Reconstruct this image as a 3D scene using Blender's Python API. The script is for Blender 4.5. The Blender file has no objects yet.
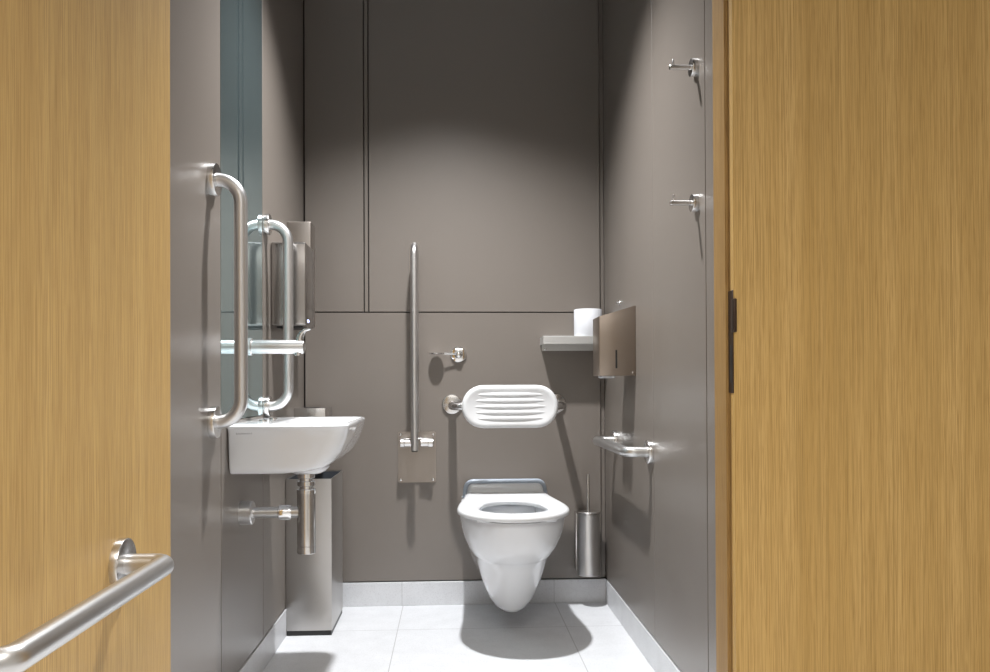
import bpy, bmesh, math
from mathutils import Vector, Matrix
PI = math.pi
scene = bpy.context.scene
COL = scene.collection

# ------------------------------------------------------------------ materials
def new_mat(name):
    m = bpy.data.materials.new(name); m.use_nodes = True
    nt = m.node_tree
    return m, nt, nt.nodes['Principled BSDF'], nt.nodes, nt.links

def plain(name, col, rough=.4, metal=0., coat=0., spec=.5, bump=0., bscale=300, vary=0.):
    m, nt, b, N, L = new_mat(name)
    b.inputs['Base Color'].default_value = (*col, 1)
    b.inputs['Roughness'].default_value = rough
    b.inputs['Metallic'].default_value = metal
    b.inputs['Coat Weight'].default_value = coat
    b.inputs['Coat Roughness'].default_value = .05
    b.inputs['Specular IOR Level'].default_value = spec
    tc = N.new('ShaderNodeTexCoord')
    nz = N.new('ShaderNodeTexNoise'); nz.inputs['Scale'].default_value = bscale; nz.inputs['Detail'].default_value = 2
    L.new(tc.outputs['Object'], nz.inputs['Vector'])
    if bump:
        bp = N.new('ShaderNodeBump'); bp.inputs['Strength'].default_value = bump; bp.inputs['Distance'].default_value = .001
        L.new(nz.outputs['Fac'], bp.inputs['Height']); L.new(bp.outputs['Normal'], b.inputs['Normal'])
    if vary:
        mx = N.new('ShaderNodeMix'); mx.data_type = 'RGBA'
        mx.inputs['A'].default_value = (*[c*(1-vary) for c in col], 1); mx.inputs['B'].default_value = (*[min(1, c*(1+vary)) for c in col], 1)
        L.new(nz.outputs['Fac'], mx.inputs['Factor']); L.new(mx.outputs['Result'], b.inputs['Base Color'])
    return m

def brushed(name, col, rough, stretch, amount=.05, bump=.02):
    """Brushed stainless steel: fine scratches along one axis vary the gloss and the grain."""
    m, nt, b, N, L = new_mat(name)
    b.inputs['Metallic'].default_value = 1
    b.inputs['Base Color'].default_value = (*col, 1)
    tc = N.new('ShaderNodeTexCoord'); mp = N.new('ShaderNodeMapping'); mp.inputs['Scale'].default_value = stretch
    nz = N.new('ShaderNodeTexNoise'); nz.inputs['Scale'].default_value = 1; nz.inputs['Detail'].default_value = 3
    L.new(tc.outputs['Object'], mp.inputs['Vector']); L.new(mp.outputs['Vector'], nz.inputs['Vector'])
    mr = N.new('ShaderNodeMapRange'); mr.inputs['To Min'].default_value = rough-amount; mr.inputs['To Max'].default_value = rough+amount
    L.new(nz.outputs['Fac'], mr.inputs['Value']); L.new(mr.outputs['Result'], b.inputs['Roughness'])
    bp = N.new('ShaderNodeBump'); bp.inputs['Strength'].default_value = bump; bp.inputs['Distance'].default_value = .0005
    L.new(nz.outputs['Fac'], bp.inputs['Height']); L.new(bp.outputs['Normal'], b.inputs['Normal'])
    return m

def oak(name, dark, light, pore, seed, axis='X'):
    """Quarter-sawn oak veneer, grain upright: broad bands, fine streaks and dark pores stretched along Z."""
    m, nt, b, N, L = new_mat(name)
    tc = N.new('ShaderNodeTexCoord')
    def noise(sx, sz, det, dist=0.):
        mp = N.new('ShaderNodeMapping'); mp.inputs['Scale'].default_value = (sx, sx, sz); mp.inputs['Location'].default_value = (seed, seed*2, seed*3)
        n = N.new('ShaderNodeTexNoise'); n.inputs['Scale'].default_value = 1; n.inputs['Detail'].default_value = det; n.inputs['Distortion'].default_value = dist
        L.new(tc.outputs['Object'], mp.inputs['Vector']); L.new(mp.outputs['Vector'], n.inputs['Vector'])
        return n.outputs['Fac']
    def mix(fac, a, bcol, lo, hi):
        mr = N.new('ShaderNodeMapRange'); mr.inputs['From Min'].default_value = lo; mr.inputs['From Max'].default_value = hi
        L.new(fac, mr.inputs['Value'])
        mx = N.new('ShaderNodeMix'); mx.data_type = 'RGBA'
        L.new(mr.outputs['Result'], mx.inputs['Factor'])
        for s, v in (('A', a), ('B', bcol)):
            if isinstance(v, tuple): mx.inputs[s].default_value = (*v, 1)
            else: L.new(v, mx.inputs[s])
        return mx.outputs['Result']
    base = mix(noise(16, .35, 5, .15), dark, light, .30, .68)
    fine = noise(700, 4.5, 2)
    c2 = mix(fine, tuple(c*.80 for c in dark), base, .34, .54)
    pores = noise(1500, 14, 2)
    c3 = mix(pores, pore, c2, .32, .46)
    L.new(c3, b.inputs['Base Color'])
    b.inputs['Roughness'].default_value = .5
    b.inputs['Specular IOR Level'].default_value = .35
    bp = N.new('ShaderNodeBump'); bp.inputs['Strength'].default_value = .12; bp.inputs['Distance'].default_value = .0006
    L.new(fine, bp.inputs['Height']); L.new(bp.outputs['Normal'], b.inputs['Normal'])
    return m

def terrazzo(name, col, fleck, rough, tile=None):
    """Pale quartz tile with fine flecks; tile = (x offset, y offset, size) draws thin grout joints."""
    m, nt, b, N, L = new_mat(name)
    tc = N.new('ShaderNodeTexCoord')
    v = N.new('ShaderNodeTexVoronoi'); v.inputs['Scale'].default_value = 420
    L.new(tc.outputs['Object'], v.inputs['Vector'])
    sep = N.new('ShaderNodeSeparateColor'); L.new(v.outputs['Color'], sep.inputs['Color'])
    mr = N.new('ShaderNodeMapRange'); mr.inputs['From Min'].default_value = .72; mr.inputs['From Max'].default_value = 1.
    L.new(sep.outputs['Red'], mr.inputs['Value'])
    mx = N.new('ShaderNodeMix'); mx.data_type = 'RGBA'
    mx.inputs['A'].default_value = (*col, 1); mx.inputs['B'].default_value = (*fleck, 1)
    L.new(mr.outputs['Result'], mx.inputs['Factor'])
    out = mx.outputs['Result']
    nz = N.new('ShaderNodeTexNoise'); nz.inputs['Scale'].default_value = 14; nz.inputs['Detail'].default_value = 4
    L.new(tc.outputs['Object'], nz.inputs['Vector'])
    mc = N.new('ShaderNodeMix'); mc.data_type = 'RGBA'; mc.blend_type = 'MULTIPLY'
    mrc = N.new('ShaderNodeMapRange'); mrc.inputs['To Min'].default_value = .86; mrc.inputs['To Max'].default_value = 1.06
    L.new(nz.outputs['Fac'], mrc.inputs['Value'])
    mc.inputs['Factor'].default_value = 1
    L.new(out, mc.inputs['A']); L.new(mrc.outputs['Result'], mc.inputs['B']); out = mc.outputs['Result']
    if tile:
        x0, y0, sx, sy, w = tile
        sx_ = N.new('ShaderNodeSeparateXYZ'); L.new(tc.outputs['Object'], sx_.inputs['Vector'])
        def line(sock, off, size):
            a = N.new('ShaderNodeMath'); a.operation = 'SUBTRACT'; L.new(sock, a.inputs[0]); a.inputs[1].default_value = off
            p = N.new('ShaderNodeMath'); p.operation = 'PINGPONG'; L.new(a.outputs[0], p.inputs[0]); p.inputs[1].default_value = size/2
            c = N.new('ShaderNodeMath'); c.operation = 'LESS_THAN'; L.new(p.outputs[0], c.inputs[0]); c.inputs[1].default_value = w/2
            return c.outputs[0]
        mxx = N.new('ShaderNodeMath'); mxx.operation = 'MAXIMUM'
        L.new(line(sx_.outputs['X'], x0, sx), mxx.inputs[0]); L.new(line(sx_.outputs['Y'], y0, sy), mxx.inputs[1])
        m2 = N.new('ShaderNodeMix'); m2.data_type = 'RGBA'
        L.new(mxx.outputs[0], m2.inputs['Factor']); L.new(out, m2.inputs['A']); m2.inputs['B'].default_value = (.40, .40, .41, 1)
        out = m2.outputs['Result']
    L.new(out, b.inputs['Base Color']); b.inputs['Roughness'].default_value = rough
    return m

M = {}
M['laminate'] = plain('taupe_laminate', (.162, .140, .122), .30, bump=.25, bscale=900, vary=.13, spec=.9)
M['gap'] = plain('shadow_gap', (.018, .014, .012), .8)
M['oak'] = oak('oak_panel', (.475, .295, .092), (.585, .382, .142), (.33, .19, .052), 1.3)
M['oak_leaf'] = oak('oak_door_leaf', (.490, .310, .108), (.590, .395, .152), (.35, .20, .066), 4.1)
M['oak_solid'] = oak('oak_lipping', (.30, .175, .055), (.39, .24, .085), (.16, .08, .022), 7.7)
M['steel_z'] = brushed('brushed_steel_upright', (.68, .67, .665), .35, (900, 900, 12))
M['steel_x'] = brushed('brushed_steel_across', (.66, .655, .65), .30, (12, 900, 900))
M['steel_y'] = brushed('brushed_steel_lengthwise', (.62, .615, .61), .34, (900, 12, 900))
M['satin'] = plain('satin_steel', (.68, .67, .66), .22, metal=1)
M['chrome'] = plain('polished_chrome', (.80, .80, .80), .06, metal=1)
M['polished'] = plain('polished_steel', (.38, .36, .345), .24, metal=1)
M['dark_steel'] = brushed('dull_brushed_steel', (.34, .305, .275), .34, (900, 900, 10))
M['bin_steel'] = brushed('bin_steel', (.50, .485, .47), .34, (900, 900, 10))
M['shelf_steel'] = brushed('shelf_brushed_steel', (.70, .70, .69), .48, (12, 900, 900))
M['bronze_steel'] = brushed('brushed_dispenser_steel', (.345, .292, .248), .32, (900, 900, 10))
M['black'] = plain('black_plastic', (.012, .012, .012), .4)
M['bronze'] = plain('dark_bronze', (.045, .026, .016), .42, metal=.6)
M['ceramic'] = plain('white_ceramic', (.74, .745, .76), .10, coat=.5)
M['seat'] = plain('white_seat_plastic', (.74, .745, .755), .22)
M['pad'] = plain('white_pad_plastic', (.66, .66, .665), .38)
M['hinge'] = plain('blue_grey_plastic', (.36, .41, .48), .3)
M['paper'] = plain('tissue_paper', (.66, .67, .70), .95, bump=.3, bscale=400)
M['grey_text'] = plain('grey_print', (.12, .12, .13), .5)
M['liner'] = plain('dark_liner', (.05, .056, .065), .45)
M['floor'] = terrazzo('white_quartz_tile', (.66, .672, .695), (.57, .58, .59), .42, (-.199, 2.985, .613, 1.2, .0032))
M['skirting'] = terrazzo('grey_quartz_skirting', (.66, .67, .69), (.56, .56, .58), .40, (-.203, 2.985, .613, 1.2, .002))
M['white_paint'] = plain('white_paint', (.74, .73, .71), .8, bump=.1, bscale=200)
M['ceiling'] = plain('white_ceiling', (.70, .69, .68), .9, bump=.1, bscale=200)
def mk_mirror():
    m, nt, b, N, L = new_mat('tinted_mirror')
    b.inputs['Metallic'].default_value = .93; b.inputs['Roughness'].default_value = .015
    b.inputs['Base Color'].default_value = (.50, .66, .69, 1)
    return m
M['mirror'] = mk_mirror()
def mk_led():
    m, nt, b, N, L = new_mat('blue_led')
    b.inputs['Base Color'].default_value = (.3, .35, .8, 1)
    b.inputs['Emission Color'].default_value = (.45, .5, 1, 1); b.inputs['Emission Strength'].default_value = 4
    return m
M['led'] = mk_led()
def mk_lamp():
    m, nt, b, N, L = new_mat('lamp_diffuser')
    b.inputs['Emission Color'].default_value = (1, .97, .93, 1); b.inputs['Emission Strength'].default_value = 12
    return m
M['lamp'] = mk_lamp()

# ------------------------------------------------------------------ mesh helpers
def obj(name, bm, mat, parent=None, smooth=True, ang=38):
    bmesh.ops.remove_doubles(bm, verts=bm.verts, dist=1e-6)
    bmesh.ops.recalc_face_normals(bm, faces=bm.faces)
    if smooth:
        for f in bm.faces: f.smooth = True
        for e in bm.edges:
            if len(e.link_faces) == 2:
                e.smooth = e.calc_face_angle(0) < math.radians(ang)
    me = bpy.data.meshes.new(name); bm.to_mesh(me); bm.free()
    o = bpy.data.objects.new(name, me); COL.objects.link(o)
    if mat: me.materials.append(mat)
    if parent:
        bpy.context.view_layer.update()
        o.parent = parent
        o.matrix_parent_inverse = parent.matrix_world.inverted()
    return o

def thing(name, label, cat, loc, group=None):
    o = bpy.data.objects.new(name, None); COL.objects.link(o); o.location = loc; o.empty_display_size = .05
    o['label'] = label; o['category'] = cat
    if group: o['group'] = group
    bpy.context.view_layer.update()
    return o

def tag(o, label, cat, group=None):
    o['label'] = label; o['category'] = cat
    if group: o['group'] = group
    return o

def struct(o, label, cat):
    o['kind'] = 'structure'; o['label'] = label; o['category'] = cat
    return o

def BM(): return bmesh.new()

def box(bm, x0, x1, y0, y1, z0, z1, bev=0., seg=2):
    t = bmesh.new()
    v = [t.verts.new(p) for p in ((x0,y0,z0),(x1,y0,z0),(x1,y1,z0),(x0,y1,z0),(x0,y0,z1),(x1,y0,z1),(x1,y1,z1),(x0,y1,z1))]
    for f in ((0,3,2,1),(4,5,6,7),(0,1,5,4),(1,2,6,5),(2,3,7,6),(3,0,4,7)): t.faces.new([v[i] for i in f])
    if bev: bmesh.ops.bevel(t, geom=t.edges[:], offset=bev, segments=seg, profile=.5, affect='EDGES')
    join(bm, t); return bm

def join(bm, t, mtx=None):
    me = bpy.data.meshes.new('tmp'); t.to_mesh(me); t.free()
    if mtx: me.transform(mtx)
    bm.from_mesh(me); bpy.data.meshes.remove(me)

def loops(bm, rings, closed=True, cap0=True, cap1=True):
    R = [[bm.verts.new(p) for p in r] for r in rings]
    n = len(R[0])
    for a, b in zip(R, R[1:]):
        for i in range(n if closed else n-1):
            j = (i+1) % n
            bm.faces.new((a[i], a[j], b[j], b[i]))
    if cap0: bm.faces.new(R[0][::-1])
    if cap1: bm.faces.new(R[-1])
    return R

def frame_for(d):
    d = Vector(d).normalized()
    u = d.cross(Vector((0,0,1)) if abs(d.z) < .9 else Vector((1,0,0))).normalized()
    return u, d.cross(u)

def rounded(path, rad, seg=8):
    P = [Vector(p) for p in path]; out = [P[0]]
    for i in range(1, len(P)-1):
        r = rad[i-1] if isinstance(rad, (list, tuple)) else rad
        a, b, c = P[i-1], P[i], P[i+1]
        u, v = (a-b).normalized(), (c-b).normalized()
        th = u.angle(v); d = r/math.tan(th/2)
        d = min(d, (a-b).length*.98, (c-b).length*.98); rr = d*math.tan(th/2)
        cen = b + (u+v).normalized()*(rr/math.sin(th/2))
        s, e = b+u*d - cen, b+v*d - cen
        ax = s.cross(e).normalized(); full = s.angle(e)
        for k in range(seg+1): out.append(cen + Matrix.Rotation(full*k/seg, 3, ax) @ s)
    out.append(P[-1]); return out

def tube(bm, path, r, seg=18, caps=True):
    P = [Vector(p) for p in path]
    T = []
    for i in range(len(P)):
        a = P[max(i-1,0)]; b = P[min(i+1, len(P)-1)]; T.append((b-a).normalized())
    u, v = frame_for(T[0]); rings = []
    for i, p in enumerate(P):
        if i:
            q = T[i-1].rotation_difference(T[i]); u = q @ u
        w = T[i].cross(u).normalized(); u = w.cross(T[i]).normalized()
        rings.append([p + (u*math.cos(2*PI*k/seg) + w*math.sin(2*PI*k/seg))*r for k in range(seg)])
    loops(bm, rings, cap0=caps, cap1=caps)
    return bm

def lathe(bm, org, axis, prof, seg=28):
    """prof: (distance along the axis, radius) pairs, closed with end caps."""
    o = Vector(org); d = Vector(axis).normalized(); u, v = frame_for(d)
    rings = [[o + d*h + (u*math.cos(2*PI*k/seg) + v*math.sin(2*PI*k/seg))*max(r, 1e-4) for k in range(seg)] for h, r in prof]
    loops(bm, rings); return bm

def disc_rose(bm, org, axis, r, t, bev=.002, seg=32):
    return lathe(bm, org, axis, [(0, r), (t-bev, r), (t-bev*.3, r-bev*.3), (t, r-bev)], seg)

def rrect(x0, x1, y0, y1, r, n=6, rs=None):
    """Rounded rectangle outline, counter-clockwise; rs = radii for (x0y0, x1y0, x1y1, x0y1)."""
    rs = rs or (r, r, r, r)
    cs = ((x0+rs[0], y0+rs[0], PI, rs[0]), (x1-rs[1], y0+rs[1], 1.5*PI, rs[1]), (x1-rs[2], y1-rs[2], 0, rs[2]), (x0+rs[3], y1-rs[3], .5*PI, rs[3]))
    out = []
    for cx, cy, a0, rr in cs:
        for k in range(n+1):
            a = a0 + .5*PI*k/n
            out.append((cx+rr*math.cos(a), cy+rr*math.sin(a)))
    return out

def subsurf(o, n=1):
    s = o.modifiers.new('smooth', 'SUBSURF'); s.levels = n; s.render_levels = n

# ------------------------------------------------------------------ room dimensions (metres; the camera stands at x = y = 0)
XL, XR, YB = -.5889, .6214, 3.3114
YF = 1.60            # corridor face of the oak front
CEIL = 2.63
G = .0048            # panel joint

# floor, ceilings
b = BM(); box(b, -1.9, 1.9, -1.7, 3.45, -.06, 0)
struct(obj('floor', b, M['floor'], smooth=False), 'white quartz tile floor with thin joints', 'floor')
b = BM(); box(b, -.75, .75, 1.6, 3.45, CEIL, CEIL+.06)
struct(obj('ceiling', b, M['ceiling'], smooth=False), 'white ceiling over the toilet cubicle', 'ceiling')
b = BM(); box(b, -1.9, 1.9, -1.7, 1.6, 2.55, 2.61)
struct(obj('ceiling_corridor', b, M['ceiling'], smooth=False), 'white ceiling over the corridor', 'ceiling')

def panelled(name, label, back, panels):
    b = BM(); box(b, *back); w = struct(obj(name, b, M['gap'], smooth=False), label, 'wall')
    for p in panels:
        b = BM(); box(b, *p, bev=.0008, seg=1); obj('wall_panel', b, M['laminate'], w, smooth=False)
    return w
T = .012             # panel thickness
ZB = .0995           # panels start above the skirting
# back wall: narrow column, slim strip and wide sheet above one long joint; recess at the corner
panelled('wall_back', 'taupe laminate panelled wall behind the toilet', (XL-.12, XR+.12, YB+T, YB+.12, 0, CEIL), [
    (XL+.004, -.3525, YB, YB+T+.002, 1.1800, CEIL),
    (-.3482, -.3348, YB+.002, YB+T+.002, 1.1800, CEIL),
    (-.3300, .6030, YB, YB+T+.002, 1.1800, CEIL),
    (XL+.004, .6030, YB, YB+T+.002, ZB, 1.1800-G),
    (.6055, XR+.001, YB+.009, YB+T+.002, ZB, CEIL)])
panelled('wall_left', 'taupe laminate panelled wall behind the washbasin', (XL-.12, XL-T, 1.72, YB+.02, 0, CEIL), [
    (XL-T-.002, XL, 1.72, 2.126, ZB, CEIL),
    (XL-T-.002, XL, 2.126+G, 2.590, ZB, .790),
    (XL-T-.002, XL, 2.590+G, YB-.003, ZB, CEIL)])
panelled('wall_right', 'taupe laminate panelled wall with coat hooks', (XR+T, XR+.12, 1.72, YB+.02, 0, CEIL), [
    (XR, XR+T+.002, 1.72, 1.972, ZB, CEIL),
    (XR, XR+T+.002, 1.972+G, 2.5015, ZB, CEIL),
    (XR, XR+T+.002, 2.5015+.0015, YB-.001, ZB, CEIL)])

# skirting, flush with the panels
b = BM(); box(b, XL, XR, YB-.002, YB+T+.001, 0, ZB-.005, .001, 1)
struct(obj('baseboard_back', b, M['skirting'], smooth=False), 'grey quartz skirting along the back wall', 'baseboard')
b = BM(); box(b, XL-T-.001, XL+.002, 1.72, YB-.002, 0, ZB-.005, .001, 1)
struct(obj('baseboard_left', b, M['skirting'], smooth=False), 'pale quartz skirting under the washbasin wall', 'baseboard')
b = BM(); box(b, XR-.002, XR+T+.001, 1.72, YB-.002, 0, ZB-.005, .001, 1)
struct(obj('baseboard_right', b, M['skirting'], smooth=False), 'pale quartz skirting under the coat hook wall', 'baseboard')

# oak corridor front: one sheet each side of the opening and one above it
b = BM(); box(b, .560, 1.9, YF, YF+.02, .0, 2.55, .0012, 1)
w = struct(obj('wall_front_right', b, M['oak'], smooth=False), 'oak veneered corridor wall beside the doorway', 'wall')
b = BM(); box(b, .60, 1.9, YF+.02, 1.72, 0, 2.55); obj('wall_core', b, M['gap'], w, smooth=False)
b = BM(); box(b, -1.9, -.586, YF, YF+.02, 0, 2.55, .0012, 1)
w = struct(obj('wall_front_left', b, M['oak'], smooth=False), 'oak veneered corridor wall behind the open door', 'wall')
b = BM(); box(b, -1.9, -.60, YF+.02, 1.72, 0, 2.55); obj('wall_core', b, M['gap'], w, smooth=False)
b = BM(); box(b, -.586, .560, YF, YF+.02, 2.12, 2.55); 
w = struct(obj('wall_front_above', b, M['oak'], smooth=False), 'oak veneered corridor wall above the doorway', 'wall')
b = BM(); box(b, -.60, .60, YF+.02, 1.72, 2.12, 2.55); obj('wall_core', b, M['gap'], w, smooth=False)
# corridor shell behind the camera
for nm, bx, lb in (('wall_corridor_left', (-2.0, -1.9, -1.7, 1.72, 0, 2.61), 'white corridor end wall beyond the open door'),
               ('wall_corridor_right', (1.9, 2.0, -1.7, 1.72, 0, 2.61), 'white corridor end wall beyond the oak wall'),
               ('wall_corridor_back', (-2.0, 2.0, -1.8, -1.7, 0, 2.61), 'white corridor wall facing the doorway')):
    b = BM(); box(b, *bx); struct(obj(nm, b, M['white_paint'], smooth=False), lb, 'wall')

# door frame: lipped oak jamb with a stop, dark bronze keep
b = BM(); box(b, .5605, .60, YF+.0205, 1.632, 0, 2.12)
box(b, .5535, .60, 1.632, 1.705, 0, 2.12, .001, 1)
jamb = struct(obj('trim_1', b, M['oak_solid'], smooth=False), 'oak door jamb with a dark lock keep', 'door frame')
b = BM(); box(b, .5585, .562, YF+.004, 1.631, .8645, 1.070, .0008, 1)
box(b, .5565, .564, YF-.006, YF+.010, .985, 1.052, .002, 2)
keep = obj('strike_plate', b, M['bronze'], jamb); keep['label'] = 'dark bronze lock keep on the jamb edge'
b = BM(); box(b, .5579, .560, YF+.010, YF+.020, .885, .960); obj('bolt_slot', b, M['black'], keep, smooth=False)
b = BM(); box(b, -.60, -.5865, YF+.0205, 1.705, 0, 2.12)
struct(obj('trim_2', b, M['oak_solid'], smooth=False), 'oak door jamb behind the open door', 'door frame')

# door leaf, swung open into the corridor, with its pull rail
b = BM(); box(b, -.581, -.537, .665, 1.598, .008, 2.11, .0012, 1)
door = struct(obj('door_1', b, M['oak_leaf'], smooth=False), 'open oak door with a brushed steel pull rail', 'door')
DZ = .5955
b = BM(); tube(b, rounded([(-.530, 1.355, DZ), (-.461, 1.355, DZ), (-.461, .874, DZ), (-.530, .874, DZ)], [.022, .022], 8), .0165, 24)
rail = obj('grab_bar', b, M['steel_y'], door); rail['label'] = 'brushed steel pull rail on the open oak door'
for y in (1.355, .874):
    b = BM(); disc_rose(b, (-.537, y, DZ), (1, 0, 0), .042, .013, .002); obj('flange', b, M['satin'], rail)

# ------------------------------------------------------------------ mirror
b = BM(); box(b, XL-T, XL-.0005, 2.126+G, 2.590, .792, CEIL-.002, .001, 1)
tag(obj('wall_mirror', b, M['mirror'], smooth=False), 'tall frameless mirror let into the panelling above the washbasin', 'mirror')

# ------------------------------------------------------------------ vertical grab rails at the basin
def wall_rail(y, label, zt=1.390, zb=.794, fr=.040):
    t = thing('grab_rail', label, 'grab rail', (XL, y, zb), 'upright grab rails flanking the washbasin')
    b = BM(); tube(b, rounded([(XL+.012, y, zt), (XL+.0715, y, zt), (XL+.0715, y, zb), (XL+.012, y, zb)], .056, 12), .0162, 24)
    obj('rail_tube', b, M['steel_z'], t)
    for z in (zt, zb):
        b = BM(); disc_rose(b, (XL, y, z), (1, 0, 0), fr, .016, .002); obj('flange', b, M['satin'], t)
    return t
wall_rail(2.046, 'upright steel grab rail nearer the doorway, in front of the mirror')
wall_rail(2.628, 'upright steel grab rail beside the hand dryer, at the far edge of the mirror', 1.394, .818, .034)

# ------------------------------------------------------------------ washbasin
WY0, WY1, WZ = 2.175, 2.660, .778
basin = thing('washbasin', 'small white ceramic wall-hung washbasin under the mirror', 'washbasin', (XL, 2.42, .63))
def bring(z, xf, y0, y1, r, rb=.006):
    return [(x, y, z) for x, y in rrect(XL+.001, xf, y0, y1, r, 8, (rb, r, r, rb))]
b = BM()
outer = [(.6435, -.440, 2.225, 2.620, .05), (.6445, -.415, 2.207, 2.638, .05), (.650, -.375, 2.200, 2.645, .05), (.660, -.338, 2.196, 2.649, .05), (.675, -0.3190, 2.193, 2.652, .05),
         (.700, -0.2990, 2.190, 2.655, .05), (.735, -0.2850, 2.187, 2.658, .048), (.757, -0.2780, 2.186, 2.659, .046), (.771, -0.2750, WY0, WY1, .045),
         (.7765, -0.2765, 2.1865, 2.6585, .044), (WZ, -0.2800, 2.190, 2.655, .042)]
rings = [bring(*o) for o in outer]
def cav(z, x0, x1, y0, y1, r): return [(x, y, z) for x, y in rrect(x0, x1, y0, y1, r, 8)]
rings += [cav(WZ, -.480, -.286, 2.205, 2.640, .028), cav(.7735, -.478, -.290, 2.209, 2.636, .030), cav(.735, -.468, -.308, 2.235, 2.610, .05),
          cav(.700, -.455, -.335, 2.280, 2.565, .055), cav(.682, -.435, -.365, 2.345, 2.500, .042)]
loops(b, rings)
obj('basin_bowl', b, M['ceramic'], basin, ang=50)
b = BM(); lathe(b, (-.4085, 2.345, .650), (0, 0, -1), [(0, .062), (.006, .058), (.013, .050), (.019, .038)], 32); obj('drain_boss', b, M['ceramic'], basin)
b = BM(); disc_rose(b, (-.395, 2.42, .682), (0, 0, 1), .022, .003, .001); obj('drain_plug', b, M['chrome'], basin)
for y in (2.36, 2.49):
    b = BM(); disc_rose(b, (-.535, y, WZ), (0, 0, 1), .012, .004, .001); obj('hole_cap', b, M['chrome'], basin)
cu = bpy.data.curves.new('maker_lettering', 'FONT'); cu.body = 'DURAVIT'; cu.size = .0098; cu.extrude = .0001; cu.align_x = 'CENTER'; cu.align_y = 'CENTER'; cu.space_character = 1.05
tmp = bpy.data.objects.new('tmp_text', cu); COL.objects.link(tmp)
bpy.context.view_layer.update()
me = bpy.data.meshes.new_from_object(tmp.evaluated_get(bpy.context.evaluated_depsgraph_get())); bpy.data.objects.remove(tmp)
me.transform(Matrix.Translation((-.545, 2.1862, .7535)) @ Matrix.Rotation(PI/2, 4, 'X'))
bl = BM(); bl.from_mesh(me)
lettering = obj('maker_lettering', bl, M['grey_text'], basin, smooth=False); lettering['label'] = 'small grey maker lettering'

basin.location.z += .005

# ------------------------------------------------------------------ wall tap
tap = thing('wall_tap', 'chrome wall-mounted spout tap reaching out from the mirror over the washbasin', 'tap', (XL, 2.42, .992))
TZ = .9965
b = BM(); lathe(b, (XL, 2.42, TZ), (1, 0, 0), [(0, .0205), (.155, .0205), (.158, .0195), (.159, .017)], 28); obj('spout', b, M['steel_x'], tap)
b = BM(); lathe(b, (XL, 2.42, TZ), (1, 0, 0), [(0, .026), (.008, .026), (.010, .024)], 28); obj('flange', b, M['steel_x'], tap)
b = BM(); lathe(b, (-.448, 2.42, TZ-.016), (0, 0, -1), [(0, .012), (.010, .012), (.011, .009)], 20); obj('aerator', b, M['chrome'], tap)
b = BM()
lev = []
for px, pz, w, h in ((-.4450, 1.0100, .012, .0115), (-.4425, 1.0240, .0125, .011), (-.4370, 1.0360, .0125, .0095), (-.4270, 1.0445, .012, .006), (-.4110, 1.0480, .009, .0025)):
    lev.append((px, pz, w, h))
rings = []
for i, (px, pz, w, h) in enumerate(lev):
    a = lev[max(i-1, 0)]; c = lev[min(i+1, len(lev)-1)]
    d = Vector((c[0]-a[0], 0, c[1]-a[1])).normalized(); nrm = Vector((-d.z, 0, d.x))
    rings.append([Vector((px, 2.42, pz)) + nrm*h*math.cos(2*PI*k/16) + Vector((0, 1, 0))*w*math.sin(2*PI*k/16) for k in range(16)])
loops(b, rings); obj('lever', b, M['chrome'], tap)

# ------------------------------------------------------------------ bottle trap under the basin
trap = thing('bottle_trap', 'chrome bottle trap hanging under the washbasin with a pipe into the wall', 'drain trap', (-.4085, 2.325, .395))
b = BM(); lathe(b, (-.4085, 2.325, .631), (0, 0, -1), [(0, .0185), (.07, .0185)], 24); obj('tailpiece', b, M['chrome'], trap)
for z, r in ((0.6390, .0245), (0.6170, .0245), (0.5950, .0265)):
    b = BM(); lathe(b, (-.4085, 2.325, z), (0, 0, -1), [(0, r-.003), (.002, r), (.013, r), (.015, r-.003)], 28); obj('collar_nut', b, M['chrome'], trap)
b = BM(); lathe(b, (-.4085, 2.325, 0.5860), (0, 0, -1), [(0, .024), (.003, .0255), (.148, .0255), (.149, .0242), (.151, .0242), (.152, .0255), (.170, .0255), (.172, .0235)], 32); obj('trap_body', b, M['satin'], trap)
b = BM(); tube(b, [(XL+.01, 2.325, 0.5290), (-.4185, 2.325, 0.5290)], .0155, 24); obj('waste_pipe', b, M['steel_x'], trap)
b = BM(); lathe(b, (-.485, 2.325, 0.5290), (1, 0, 0), [(0, .017), (.003, .021), (.027, .021), (.036, .018)], 28); obj('pipe_nut', b, M['chrome'], trap)
b = BM(); lathe(b, (XL, 2.325, 0.5290), (1, 0, 0), [(0, .033), (.031, .033), (.034, .030), (.035, .018)], 32); obj('flange', b, M['steel_z'], trap)

# ------------------------------------------------------------------ hand dryer, towel dispenser, small steel box, waste bin
dry = thing('hand_dryer', 'polished steel hand dryer on the wall beside the far upright grab rail', 'hand dryer', (XL, 2.785, 1.079))
b = BM(); box(b, XL, -.474, 2.702, 2.865, 1.079, 1.353, .008, 3); obj('casing', b, M['polished'], dry, ang=25)
b = BM(); box(b, -.575, -.490, 2.73, 2.84, 1.074, 1.080, .001, 1); obj('air_outlet', b, M['black'], dry)
b = BM(); lathe(b, (-.4745, 2.735, 1.096), (1, 0, 0), [(0, .0055), (.003, .005), (.005, .002)], 12); obj('indicator_light', b, M['led'], dry)
tow = thing('towel_dispenser', 'tall steel paper towel dispenser in the corner behind the hand dryer', 'towel dispenser', (XL, 3.02, 1.10))
b = BM(); box(b, XL, -.505, 2.972, 3.07, 1.100, 1.473, .003, 2); obj('casing', b, M['dark_steel'], tow)
b = BM(); box(b, -.57, -.515, 2.99, 3.05, 1.097, 1.101); obj('towel_slot', b, M['black'], tow, smooth=False)
sbx = thing('sanitary_bag_box', 'low steel box on the wall above the open bin, mostly hidden by the washbasin', 'box', (XL, 3.15, .66))
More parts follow.
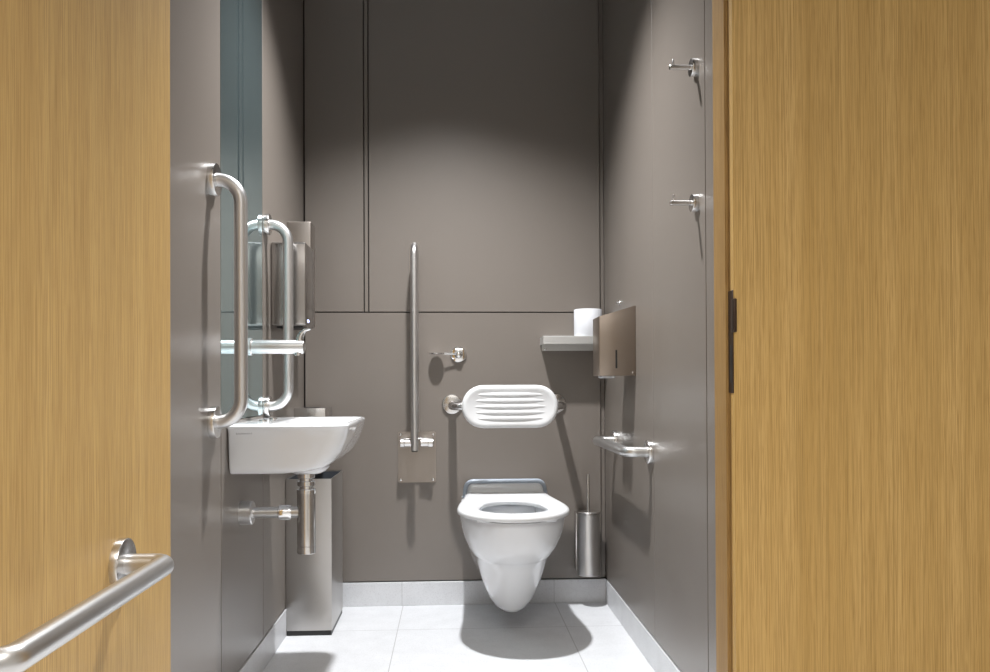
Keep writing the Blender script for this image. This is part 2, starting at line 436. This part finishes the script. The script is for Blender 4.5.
b = BM(); box(b, XL, -.472, 3.09, 3.26, .660, .800, .002, 2); obj('casing', b, M['satin'], sbx)
b = BM(); box(b, -.56, -.50, 3.14, 3.21, .7995, .8012); obj('bag_slot', b, M['black'], sbx, smooth=False)

bn = thing('waste_bin', 'tall open-topped brushed steel waste bin on the floor behind the washbasin', 'bin', (-.507, 3.08, 0))
b = BM()
bx0, bx1, by0, by1, bzt = -.5875, -.427, 2.935, 3.225, .5535
o_ = [(x, y) for x, y in rrect(bx0, bx1, by0, by1, .002, 2)]; i_ = [(x, y) for x, y in rrect(bx0+.003, bx1-.003, by0+.003, by1-.003, .002, 2)]
loops(b, [[(x, y, .018) for x, y in o_], [(x, y, bzt) for x, y in o_], [(x, y, bzt) for x, y in i_], [(x, y, .30) for x, y in i_]])
obj('bin_body', b, M['bin_steel'], bn)
b = BM(); box(b, bx0+.002, bx1-.002, by0+.002, by1-.002, 0, .0185); obj('bin_plinth', b, M['black'], bn, smooth=False)
b = BM(); l_ = [(x, y) for x, y in rrect(bx0+.0035, bx1-.0035, by0+.0035, by1-.0035, .002, 2)]; k_ = [(x, y) for x, y in rrect(bx0+.005, bx1-.005, by0+.005, by1-.005, .002, 2)]
loops(b, [[(x, y, .31) for x, y in l_], [(x, y, bzt-.004) for x, y in l_], [(x, y, bzt-.004) for x, y in k_], [(x, y, .33) for x, y in k_]])
obj('bin_liner', b, M['liner'], bn)

# ------------------------------------------------------------------ drop-down rail on the back wall, folded up
dd = thing('hinged_grab_rail', 'folded-up steel drop-down grab rail on a square plate on the back wall', 'grab rail', (-.141, YB, .494))
b = BM()
pl = rrect(-.217, -.0655, .494, .697, .007, 5)
loops(b, [[(x, YB, z) for x, z in pl], [(x, YB-.005, z) for x, z in pl]]); obj('wall_plate', b, M['dark_steel'], dd)
for x in (-.206, -.0765):
    for z in (.505, .686):
        b = BM(); lathe(b, (x, YB-.005, z), (0, -1, 0), [(0, .005), (.002, .0045), (.003, .002)], 14); obj('screw', b, M['chrome'], dd)
HY = 3.235
for x0, h in ((-.204, [(0, .0155), (.002, .018), (.016, .018), (.018, .0155), (.044, .0150)]), (-.122, [(0, .0150), (.027, .0155), (.029, .018), (.046, .018), (.048, .0155)])):
    b = BM(); lathe(b, (x0, HY, .657), (1, 0, 0), h, 28); obj('hinge_barrel', b, M['satin'], dd)
for x in (-.199, -.078):
    b = BM(); box(b, x-.004, x+.004, HY, YB-.004, .640, .674, .001, 1); obj('hinge_cheek', b, M['satin'], dd)
b = BM(); box(b, -.197, -.084, YB-.03, YB-.004, .668, .674, .001, 1); obj('stop_plate', b, M['satin'], dd)
b = BM()
hp = rounded([(-.1445, 3.262, .700), (-.1445, 3.262, 1.428), (-.1445, 3.175, 1.428), (-.1445, 3.175, .632)], .042, 10)
tube(b, hp, .0142, 24); obj('rail_hoop', b, M['steel_z'], dd)
b = BM(); lathe(b, (-.1445, 3.175, .6335), (0, 0, -1), [(0, .0125), (.004, .0125), (.006, .010)], 20); obj('end_cap', b, M['black'], dd)

# ------------------------------------------------------------------ small round dish on an arm
ds = thing('soap_dish', 'small flat polished disc held out from the back wall above the backrest', 'soap dish', (.025, YB, 1.006))
b = BM(); disc_rose(b, (.027, YB, 1.007), (0, -1, 0), .0325, .010, .004); obj('flange', b, M['chrome'], ds)
b = BM(); lathe(b, (.027, YB-.008, 1.007), (0, -1, 0), [(0, .017), (.012, .017), (.020, .014), (.024, .008)], 24); obj('knob', b, M['chrome'], ds)
b = BM(); tube(b, [(.024, YB-.026, 1.008), (-.03, YB-.034, 1.009)], .0040, 12); obj('arm', b, M['chrome'], ds)
b = BM(); lathe(b, (-.062, YB-.0355, 1.0065), (0, 0, 1), [(0, .026), (.0015, .0295), (.004, .030), (.005, .029), (.0035, .023)], 32); obj('dish', b, M['chrome'], ds)

# ------------------------------------------------------------------ backrest
br = thing('backrest', 'white ribbed oval backrest pad on a steel wall bracket above the toilet', 'backrest', (.217, YB, .806))
PX, PZ, PYF = .2165, .8030, 3.040
b = BM()
W2, H2 = .1805, .0802
def stad(w, h, n=14):
    r = h; out = []
    for k in range(n+1):
        a = -PI/2 + PI*k/n; out.append((w-r+r*math.cos(a), r*math.sin(a)))
    for k in range(n+1):
        a = PI/2 + PI*k/n; out.append((-w+r+r*math.cos(a), r*math.sin(a)))
    return out
# front face with shallow rounded rim, rear face flat
R_ = []
for dy, s in ((.038, -.010), (.034, -.003), (.026, 0), (.012, 0), (.004, -.003), (.001, -.008), (0, -.016), (.0025, -.022)):
    R_.append([(PX+x, PYF+dy, PZ+z) for x, z in stad(W2+s, H2+s)])
loops(b, R_)
obj('pad', b, M['pad'], br, ang=60)
for i in range(5):
    z = PZ + (i-2)*.0220; hw = .140 - .004*abs(i-2)**1.6
    b = BM(); t = bmesh.new()
    bmesh.ops.create_uvsphere(t, u_segments=16, v_segments=12, radius=1)
    for v in t.verts: v.co = Vector((PX + (hw*max(-1, min(1, v.co.x*1.0)) if abs(v.co.x) < .999 else hw*v.co.x), PYF+.0035+v.co.y*.0048, z+v.co.z*.0090))
    join(b, t); obj('rib', b, M['pad'], br, ang=80)
for x in (.0, .4200):
    b = BM(); disc_rose(b, (x, YB, .807), (0, -1, 0), .040, .011, .004); obj('flange', b, M['satin'], br)
b = BM(); tube(b, rounded([(.0, YB-.008, .807), (.0, 3.098, .803), (.4200, 3.098, .803), (.4200, YB-.008, .807)], .05, 10), .0150, 20); obj('bracket_tube', b, M['satin'], br)
for x in (.10, .345):
    b = BM(); box(b, x-.016, x+.016, PYF+.034, 3.112, .785, .822, .003, 2); obj('pad_clamp', b, M['satin'], br)

# ------------------------------------------------------------------ corner shelf and roll
sh = thing('steel_shelf', 'short brushed steel shelf on the back wall near the corner', 'shelf', (.48, YB, 1.02))
b = BM(); box(b, .357, .598, 3.195, YB-.001, 1.0715, 1.0745, .001, 1); box(b, .357, .598, 3.193, 3.196, 1.043, 1.0745, .001, 1); box(b, .357, .360, 3.195, YB-.001, 1.043, 1.0745, .001, 1); box(b, .595, .598, 3.195, YB-.001, 1.043, 1.0745, .001, 1)
obj('shelf_tray', b, M['shelf_steel'], sh, smooth=False)
b = BM(); box(b, .364, .596, YB-.006, YB-.0005, 1.021, 1.0715, .001, 1); obj('wall_strip', b, M['shelf_steel'], sh, smooth=False)
for x in (.378, .580):
    b = BM(); lathe(b, (x, YB-.006, 1.028), (0, -1, 0), [(0, .0045), (.002, .004), (.003, .002)], 12); obj('screw', b, M['chrome'], sh)
rl = thing('toilet_roll', 'white toilet roll standing on the steel shelf in the corner', 'toilet roll', (.5435, 3.252, 1.0745))
b = BM()
def ringc(r, z, n=40): return [(.5435+r*math.cos(2*PI*k/n), 3.252+r*math.sin(2*PI*k/n), z) for k in range(n)]
loops(b, [ringc(.022, 1.0755), ringc(.0545, 1.0750), ringc(.0555, 1.0765), ringc(.0555, 1.1815), ringc(.0545, 1.183), ringc(.022, 1.183), ringc(.022, 1.0755)], cap0=False, cap1=False)
obj('paper', b, M['paper'], rl)
b = BM(); loops(b, [ringc(.0205, 1.0747), ringc(.0218, 1.0747), ringc(.0218, 1.182), ringc(.0205, 1.182), ringc(.0205, 1.0747)], cap0=False, cap1=False)
obj('core', b, plain('cardboard', (.42, .32, .22), .9), rl)

# ------------------------------------------------------------------ tissue dispenser on the wall with coat hooks
td = thing('tissue_dispenser', 'brushed steel toilet tissue dispenser with a sloping top on the hook wall', 'dispenser', (XR, 2.81, .912))
b = BM()
X0 = .497; prof = [(XR, .9125), (X0, .9125), (X0, 1.1135), (XR, 1.1510)]
t = bmesh.new()
loops(t, [[(x, 2.742, z) for x, z in prof], [(x, 2.868, z) for x, z in prof]])
bmesh.ops.bevel(t, geom=t.edges[:], offset=.0018, segments=2, profile=.5, affect='EDGES')
join(b, t); obj('casing', b, M['bronze_steel'], td)
b = BM(); box(b, .5515, .5575, 2.7412, 2.7425, .938, 1.000, .0003, 1); obj('level_slot', b, M['black'], td)
b = BM(); lathe(b, (.6095, 2.742, .924), (0, -1, 0), [(0, .0035), (.0015, .003), (.002, .001)], 12); obj('screw', b, M['chrome'], td)
b = BM(); box(b, .512, .556, 2.775, 2.85, .9055, .914, .003, 2); obj('tissue', b, M['paper'], td)
sd = thing('wall_stud', 'tiny chrome stud on the hook wall above the tissue dispenser', 'wall stud', (XR, 3.0, 1.1845))
b = BM(); disc_rose(b, (XR, 3.0, 1.1845), (-1, 0, 0), .009, .005, .002, 20); obj('flange', b, M['satin'], sd)
b = BM(); lathe(b, (XR-.005, 3.0, 1.1845), (-1, 0, 0), [(0, .005), (.009, .005), (.011, .003)], 16); obj('peg', b, M['chrome'], sd)

# ------------------------------------------------------------------ horizontal rail on the hook wall
gr = thing('grab_rail', 'level steel grab rail on the hook wall beside the toilet, under the tissue dispenser', 'grab rail', (XR, 2.82, .672))
RZ = .672
b = BM(); tube(b, rounded([(XR-.010, 2.54, RZ), (.5435, 2.54, RZ), (.5435, 3.085, RZ), (XR-.010, 3.085, RZ)], [.030, .030], 8), .0165, 24); obj('rail_tube', b, M['steel_y'], gr)
for y in (2.54, 3.085):
    b = BM(); disc_rose(b, (XR, y, RZ), (-1, 0, 0), .038, .014, .002); obj('flange', b, M['satin'], gr)

# ------------------------------------------------------------------ coat hooks
def hook(z, label):
    y = 2.048
    t = thing('coat_hook', label, 'coat hook', (XR, y, z), 'coat hooks')
    b = BM(); disc_rose(b, (XR, y, z), (-1, 0, 0), .0225, .014, .002, 32); obj('flange', b, M['satin'], t)
    b = BM(); lathe(b, (XR-.012, y, z), (-1, 0, 0), [(0, .0066), (.054, .0066), (.0555, .005)], 20); obj('peg', b, M['satin'], t)
    b = BM(); lathe(b, (XR-.058, y, z+.003), (0, 0, 1), [(0, .003), (.0165, .003), (.018, .002)], 14); obj('pin', b, M['satin'], t)
hook(1.6865, 'upper of the two steel coat hooks beside the doorway')
hook(1.3420, 'lower of the two steel coat hooks beside the doorway')

# ------------------------------------------------------------------ toilet
TX = .2085
wc = thing('toilet', 'white wall-hung toilet under the ribbed backrest', 'toilet', (TX, YB, .07))
def egg(hw, yf, yc, yb, hwb, z, n=24, p=2.0, nb=10):
    """Outline: half ellipse at the front, sides tapering back to the wall."""
    out = []
    for k in range(n+1):
        a = PI + PI*k/n                       # from -x through the front to +x
        cx, cy = math.cos(a), math.sin(a)
        ex = math.copysign(abs(cx)**(2/p), cx); ey = math.copysign(abs(cy)**(2/p), cy)
        out.append((TX+hw*ex, yc+(yc-yf)*ey, z))
    for k in range(1, nb+1):
        t = k/nb; s = t*t*(3-2*t); out.append((TX+hw+(hwb-hw)*s, yc+(yb-yc)*t, z))
    for k in range(nb, 0, -1):
        t = k/nb; s = t*t*(3-2*t); out.append((TX-hw-(hwb-hw)*s, yc+(yb-yc)*t, z))
    return out
Yw = YB-.001
b = BM()
secs = [  # half width, front y, centre y, back y, back half width, z, power
    (.020, 2.905, 2.960, 3.05, .014, .0820, 2.0), (.046, 2.872, 2.960, Yw-.05, .055, .0875, 2.0), (.062, 2.855, 2.955, Yw, .078, .101, 2.0), (.080, 2.828, 2.945, Yw, .100, .130, 2.0),
    (.096, 2.796, 2.935, Yw, .118, .170, 2.0), (.1105, 2.762, 2.925, Yw, .138, .213, 2.0), (.1225, 2.733, 2.92, Yw, .150, .255, 2.0),
    (.1300, 2.713, 2.915, Yw, .158, .284, 2.05), (.1335, 2.706, 2.91, Yw, .160, .2885, 2.05), (.1410, 2.696, 2.905, Yw, .162, .298, 2.1),
    (.1570, 2.671, 2.895, Yw, .166, .327, 2.15), (.1695, 2.650, 2.885, Yw, .170, .360, 2.15), (.1775, 2.636, 2.875, Yw, .172, .393, 2.15), (.1815, 2.628, 2.870, Yw, .172, .420, 2.15), (.1820, 2.626, 2.870, Yw, .172, .4345, 2.15), (.1800, 2.628, 2.870, Yw, .171, .4375, 2.15)]
rings = [egg(hw, yf, yc, yb, hb, z, p=p) for hw, yf, yc, yb, hb, z, p in secs]
rings += [egg(.130, 2.672, 2.84, 3.06, .105, .4375), egg(.126, 2.680, 2.84, 3.05, .100, .425), egg(.119, 2.695, 2.85, 3.04, .095, .36), egg(.095, 2.74, 2.86, 2.99, .06, .29), egg(.06, 2.79, 2.87, 2.96, .04, .24)]
loops(b, rings)
obj('pan', b, M['ceramic'], wc, ang=55)
b = BM(); t = egg(.072, 2.775, 2.868, 2.97, .045, .258); b.faces.new([b.verts.new(p) for p in t]); obj('water', b, plain('water', (.45, .52, .55), .02, spec=.6), wc)
b = BM()
def seat_ring(z, s): return egg(.1910+s, 2.598-s, 2.815, 3.185+s, .158+s, z, n=32, p=2.1)
def hole_ring(z, s):
    A = [PI+PI*k/32 for k in range(33)] + [PI*k/21 for k in range(1, 21)]
    return [(TX+(.1180-s)*math.cos(a), 2.792+((.126 if math.sin(a) < 0 else .210)-s)*math.sin(a), z) for a in A]
loops(b, [hole_ring(.4445, -.006), seat_ring(.4445, -.004), seat_ring(.4465, 0), seat_ring(.4555, .001), seat_ring(.4625, -.002), seat_ring(.4665, -.009), seat_ring(.4675, -.018),
          hole_ring(.4665, -.014), hole_ring(.4635, -.005), hole_ring(.456, 0), hole_ring(.4445, -.006)], cap0=False, cap1=False)
obj('seat', b, M['seat'], wc, ang=60)
for sx in (-1, 1):
    b = BM(); box(b, TX+sx*.095-.035, TX+sx*.095+.035, 2.655, 2.672, .4373, .4447, .002, 2); obj('seat_buffer', b, M['seat'], wc)
    b = BM(); box(b, TX+sx*.16-.008, TX+sx*.16+.008, 2.84, 2.88, .4373, .4447, .002, 2); obj('seat_buffer', b, M['seat'], wc)
# hinge housing behind the seat with its blue grey edge band
b = BM()
def arch(y, w0, w1, z0, z1, r, n=8):
    out = [(TX-w0, y, z0), (TX+w0, y, z0)]
    for k in range(n+1):
        a = PI/2*k/n; out.append((TX+w1-r+r*math.cos(a), y, z1-r+r*math.sin(a)))
    for k in range(n+1):
        a = PI/2+PI/2*k/n; out.append((TX-w1+r+r*math.cos(a), y, z1-r+r*math.sin(a)))
    return out
loops(b, [arch(3.190, .160, .146, .437, .474, .02), arch(3.205, .162, .148, .437, .488, .02), arch(3.235, .163, .149, .437, .497, .02), arch(3.30, .163, .149, .437, .499, .02)])
obj('hinge_housing', b, M['seat'], wc, ang=50)
b = BM(); hw = .1565
tube(b, rounded([(TX-hw-.004, 3.225, .440), (TX-hw+.004, 3.236, .5035), (TX+hw-.006, 3.236, .5035), (TX+hw+.003, 3.225, .440)], .030, 8), .0095, 14)
o = obj('edge_band', b, M['hinge'], wc); o['label'] = 'blue grey edge band'

# ------------------------------------------------------------------ toilet brush and its wall holder
BX, BY = .5400, 3.245
hd = thing('brush_holder', 'brushed steel toilet brush holder on the wall in the corner', 'brush holder', (BX, BY, .13))
b = BM()
def rc(r, z, n=36): return [(BX+r*math.cos(2*PI*k/n), BY+r*math.sin(2*PI*k/n), z) for k in range(n)]
loops(b, [rc(.044, .1285), rc(.0455, .130), rc(.0455, .371), rc(.043, .371), rc(.043, .16)]); obj('canister', b, M['steel_z'], hd)
b = BM(); box(b, BX-.048, BX-.030, BY+.02, YB-.0005, .14, .372, .003, 2); obj('wall_bracket', b, M['satin'], hd)
tb = thing('toilet_brush', 'toilet brush with a thin steel handle standing in the corner holder', 'toilet brush', (BX, BY, .165))
b = BM(); lathe(b, (BX, BY, .3722), (0, 0, 1), [(0, .0475), (.006, .0475), (.008, .0455), (.0085, .012)], 36); obj('lid', b, M['satin'], tb)
b = BM(); lathe(b, (BX, BY, .25), (0, 0, 1), [(0, .0065), (.272, .0065), (.277, .0045)], 18); obj('handle', b, M['satin'], tb)
b = BM(); lathe(b, (BX, BY, .165), (0, 0, 1), [(0, .02), (.015, .036), (.08, .036), (.09, .01)], 24); obj('brush_head', b, plain('white_bristles', (.75, .75, .75), .9, bump=.6, bscale=500), tb)

# ------------------------------------------------------------------ ceiling lamps and an added corridor fill (above the frame)
def downlight(x, y, zc, label):
    t = thing('ceiling_downlight', label, 'ceiling light', (x, y, zc), 'recessed ceiling downlights')
    b = BM()
    n = 36
    def r_(r, z): return [(x+r*math.cos(2*PI*k/n), y+r*math.sin(2*PI*k/n), z) for k in range(n)]
    loops(b, [r_(.040, zc-.001), r_(.058, zc-.001), r_(.058, zc-.006), r_(.048, zc-.007), r_(.040, zc-.001)], cap0=False, cap1=False)
    obj('bezel', b, M['white_paint'], t)
def spot(name, loc, power, angle, blend, rad, col):
    l = bpy.data.lights.new(name, 'SPOT'); l.energy = power; l.spot_size = math.radians(angle); l.spot_blend = blend; l.shadow_soft_size = rad; l.color = col
    o = bpy.data.objects.new(name, l); COL.objects.link(o); o.location = loc
    return o
LX, LY = -.02, 2.43
downlight(LX, LY, CEIL, 'recessed white downlight in the cubicle ceiling')
spot('cubicle_downlight_beam', (LX, LY, CEIL-.03), 365, 108, 1, .04, (.985, .99, 1))
spot('corridor_downlight_beam', (.35, .15, 2.5), 130, 126, 1, .15, (1, .96, .90))
spot('corridor_downlight_beam', (-.35, -.55, 2.5), 130, 126, 1, .15, (1, .96, .90))
l = bpy.data.lights.new('corridor_fill_light', 'AREA'); l.energy = 22; l.shape = 'RECTANGLE'; l.size = 2.4; l.size_y = 1.2; l.color = (1, .96, .91)  # broad soft fill added to lift the corridor oak, not a real fitting
o = bpy.data.objects.new('corridor_fill_light', l); COL.objects.link(o); o.location = (0, -.7, 2.54)

w = bpy.data.worlds.new('world'); w.use_nodes = True; scene.world = w
w.node_tree.nodes['Background'].inputs['Color'].default_value = (.9, .93, 1, 1)
w.node_tree.nodes['Background'].inputs['Strength'].default_value = .02

# ------------------------------------------------------------------ camera
cam = bpy.data.cameras.new('camera'); co = bpy.data.objects.new('camera', cam); COL.objects.link(co)
cam.sensor_width = 36; cam.sensor_fit = 'HORIZONTAL'; cam.lens = 820.255*36/990; cam.shift_y = 43.308/990
cam.clip_start = .02
Rv = Vector((.99861622, -.05243047, -.00408497)); Uv = Vector((.0036782, -.00785234, .99996241)); Fv = Vector((.05246057, .9985937, .00764863))
m = Matrix(((Rv.x, Uv.x, -Fv.x, 0), (Rv.y, Uv.y, -Fv.y, 0), (Rv.z, Uv.z, -Fv.z, .881159), (0, 0, 0, 1)))
co.matrix_world = m
scene.camera = co
scene.view_settings.view_transform = 'Standard'; scene.view_settings.look = 'None'; scene.view_settings.gamma = 1; scene.view_settings.use_curve_mapping = False
scene.view_settings.exposure = 0
scene.cycles.max_bounces = 10
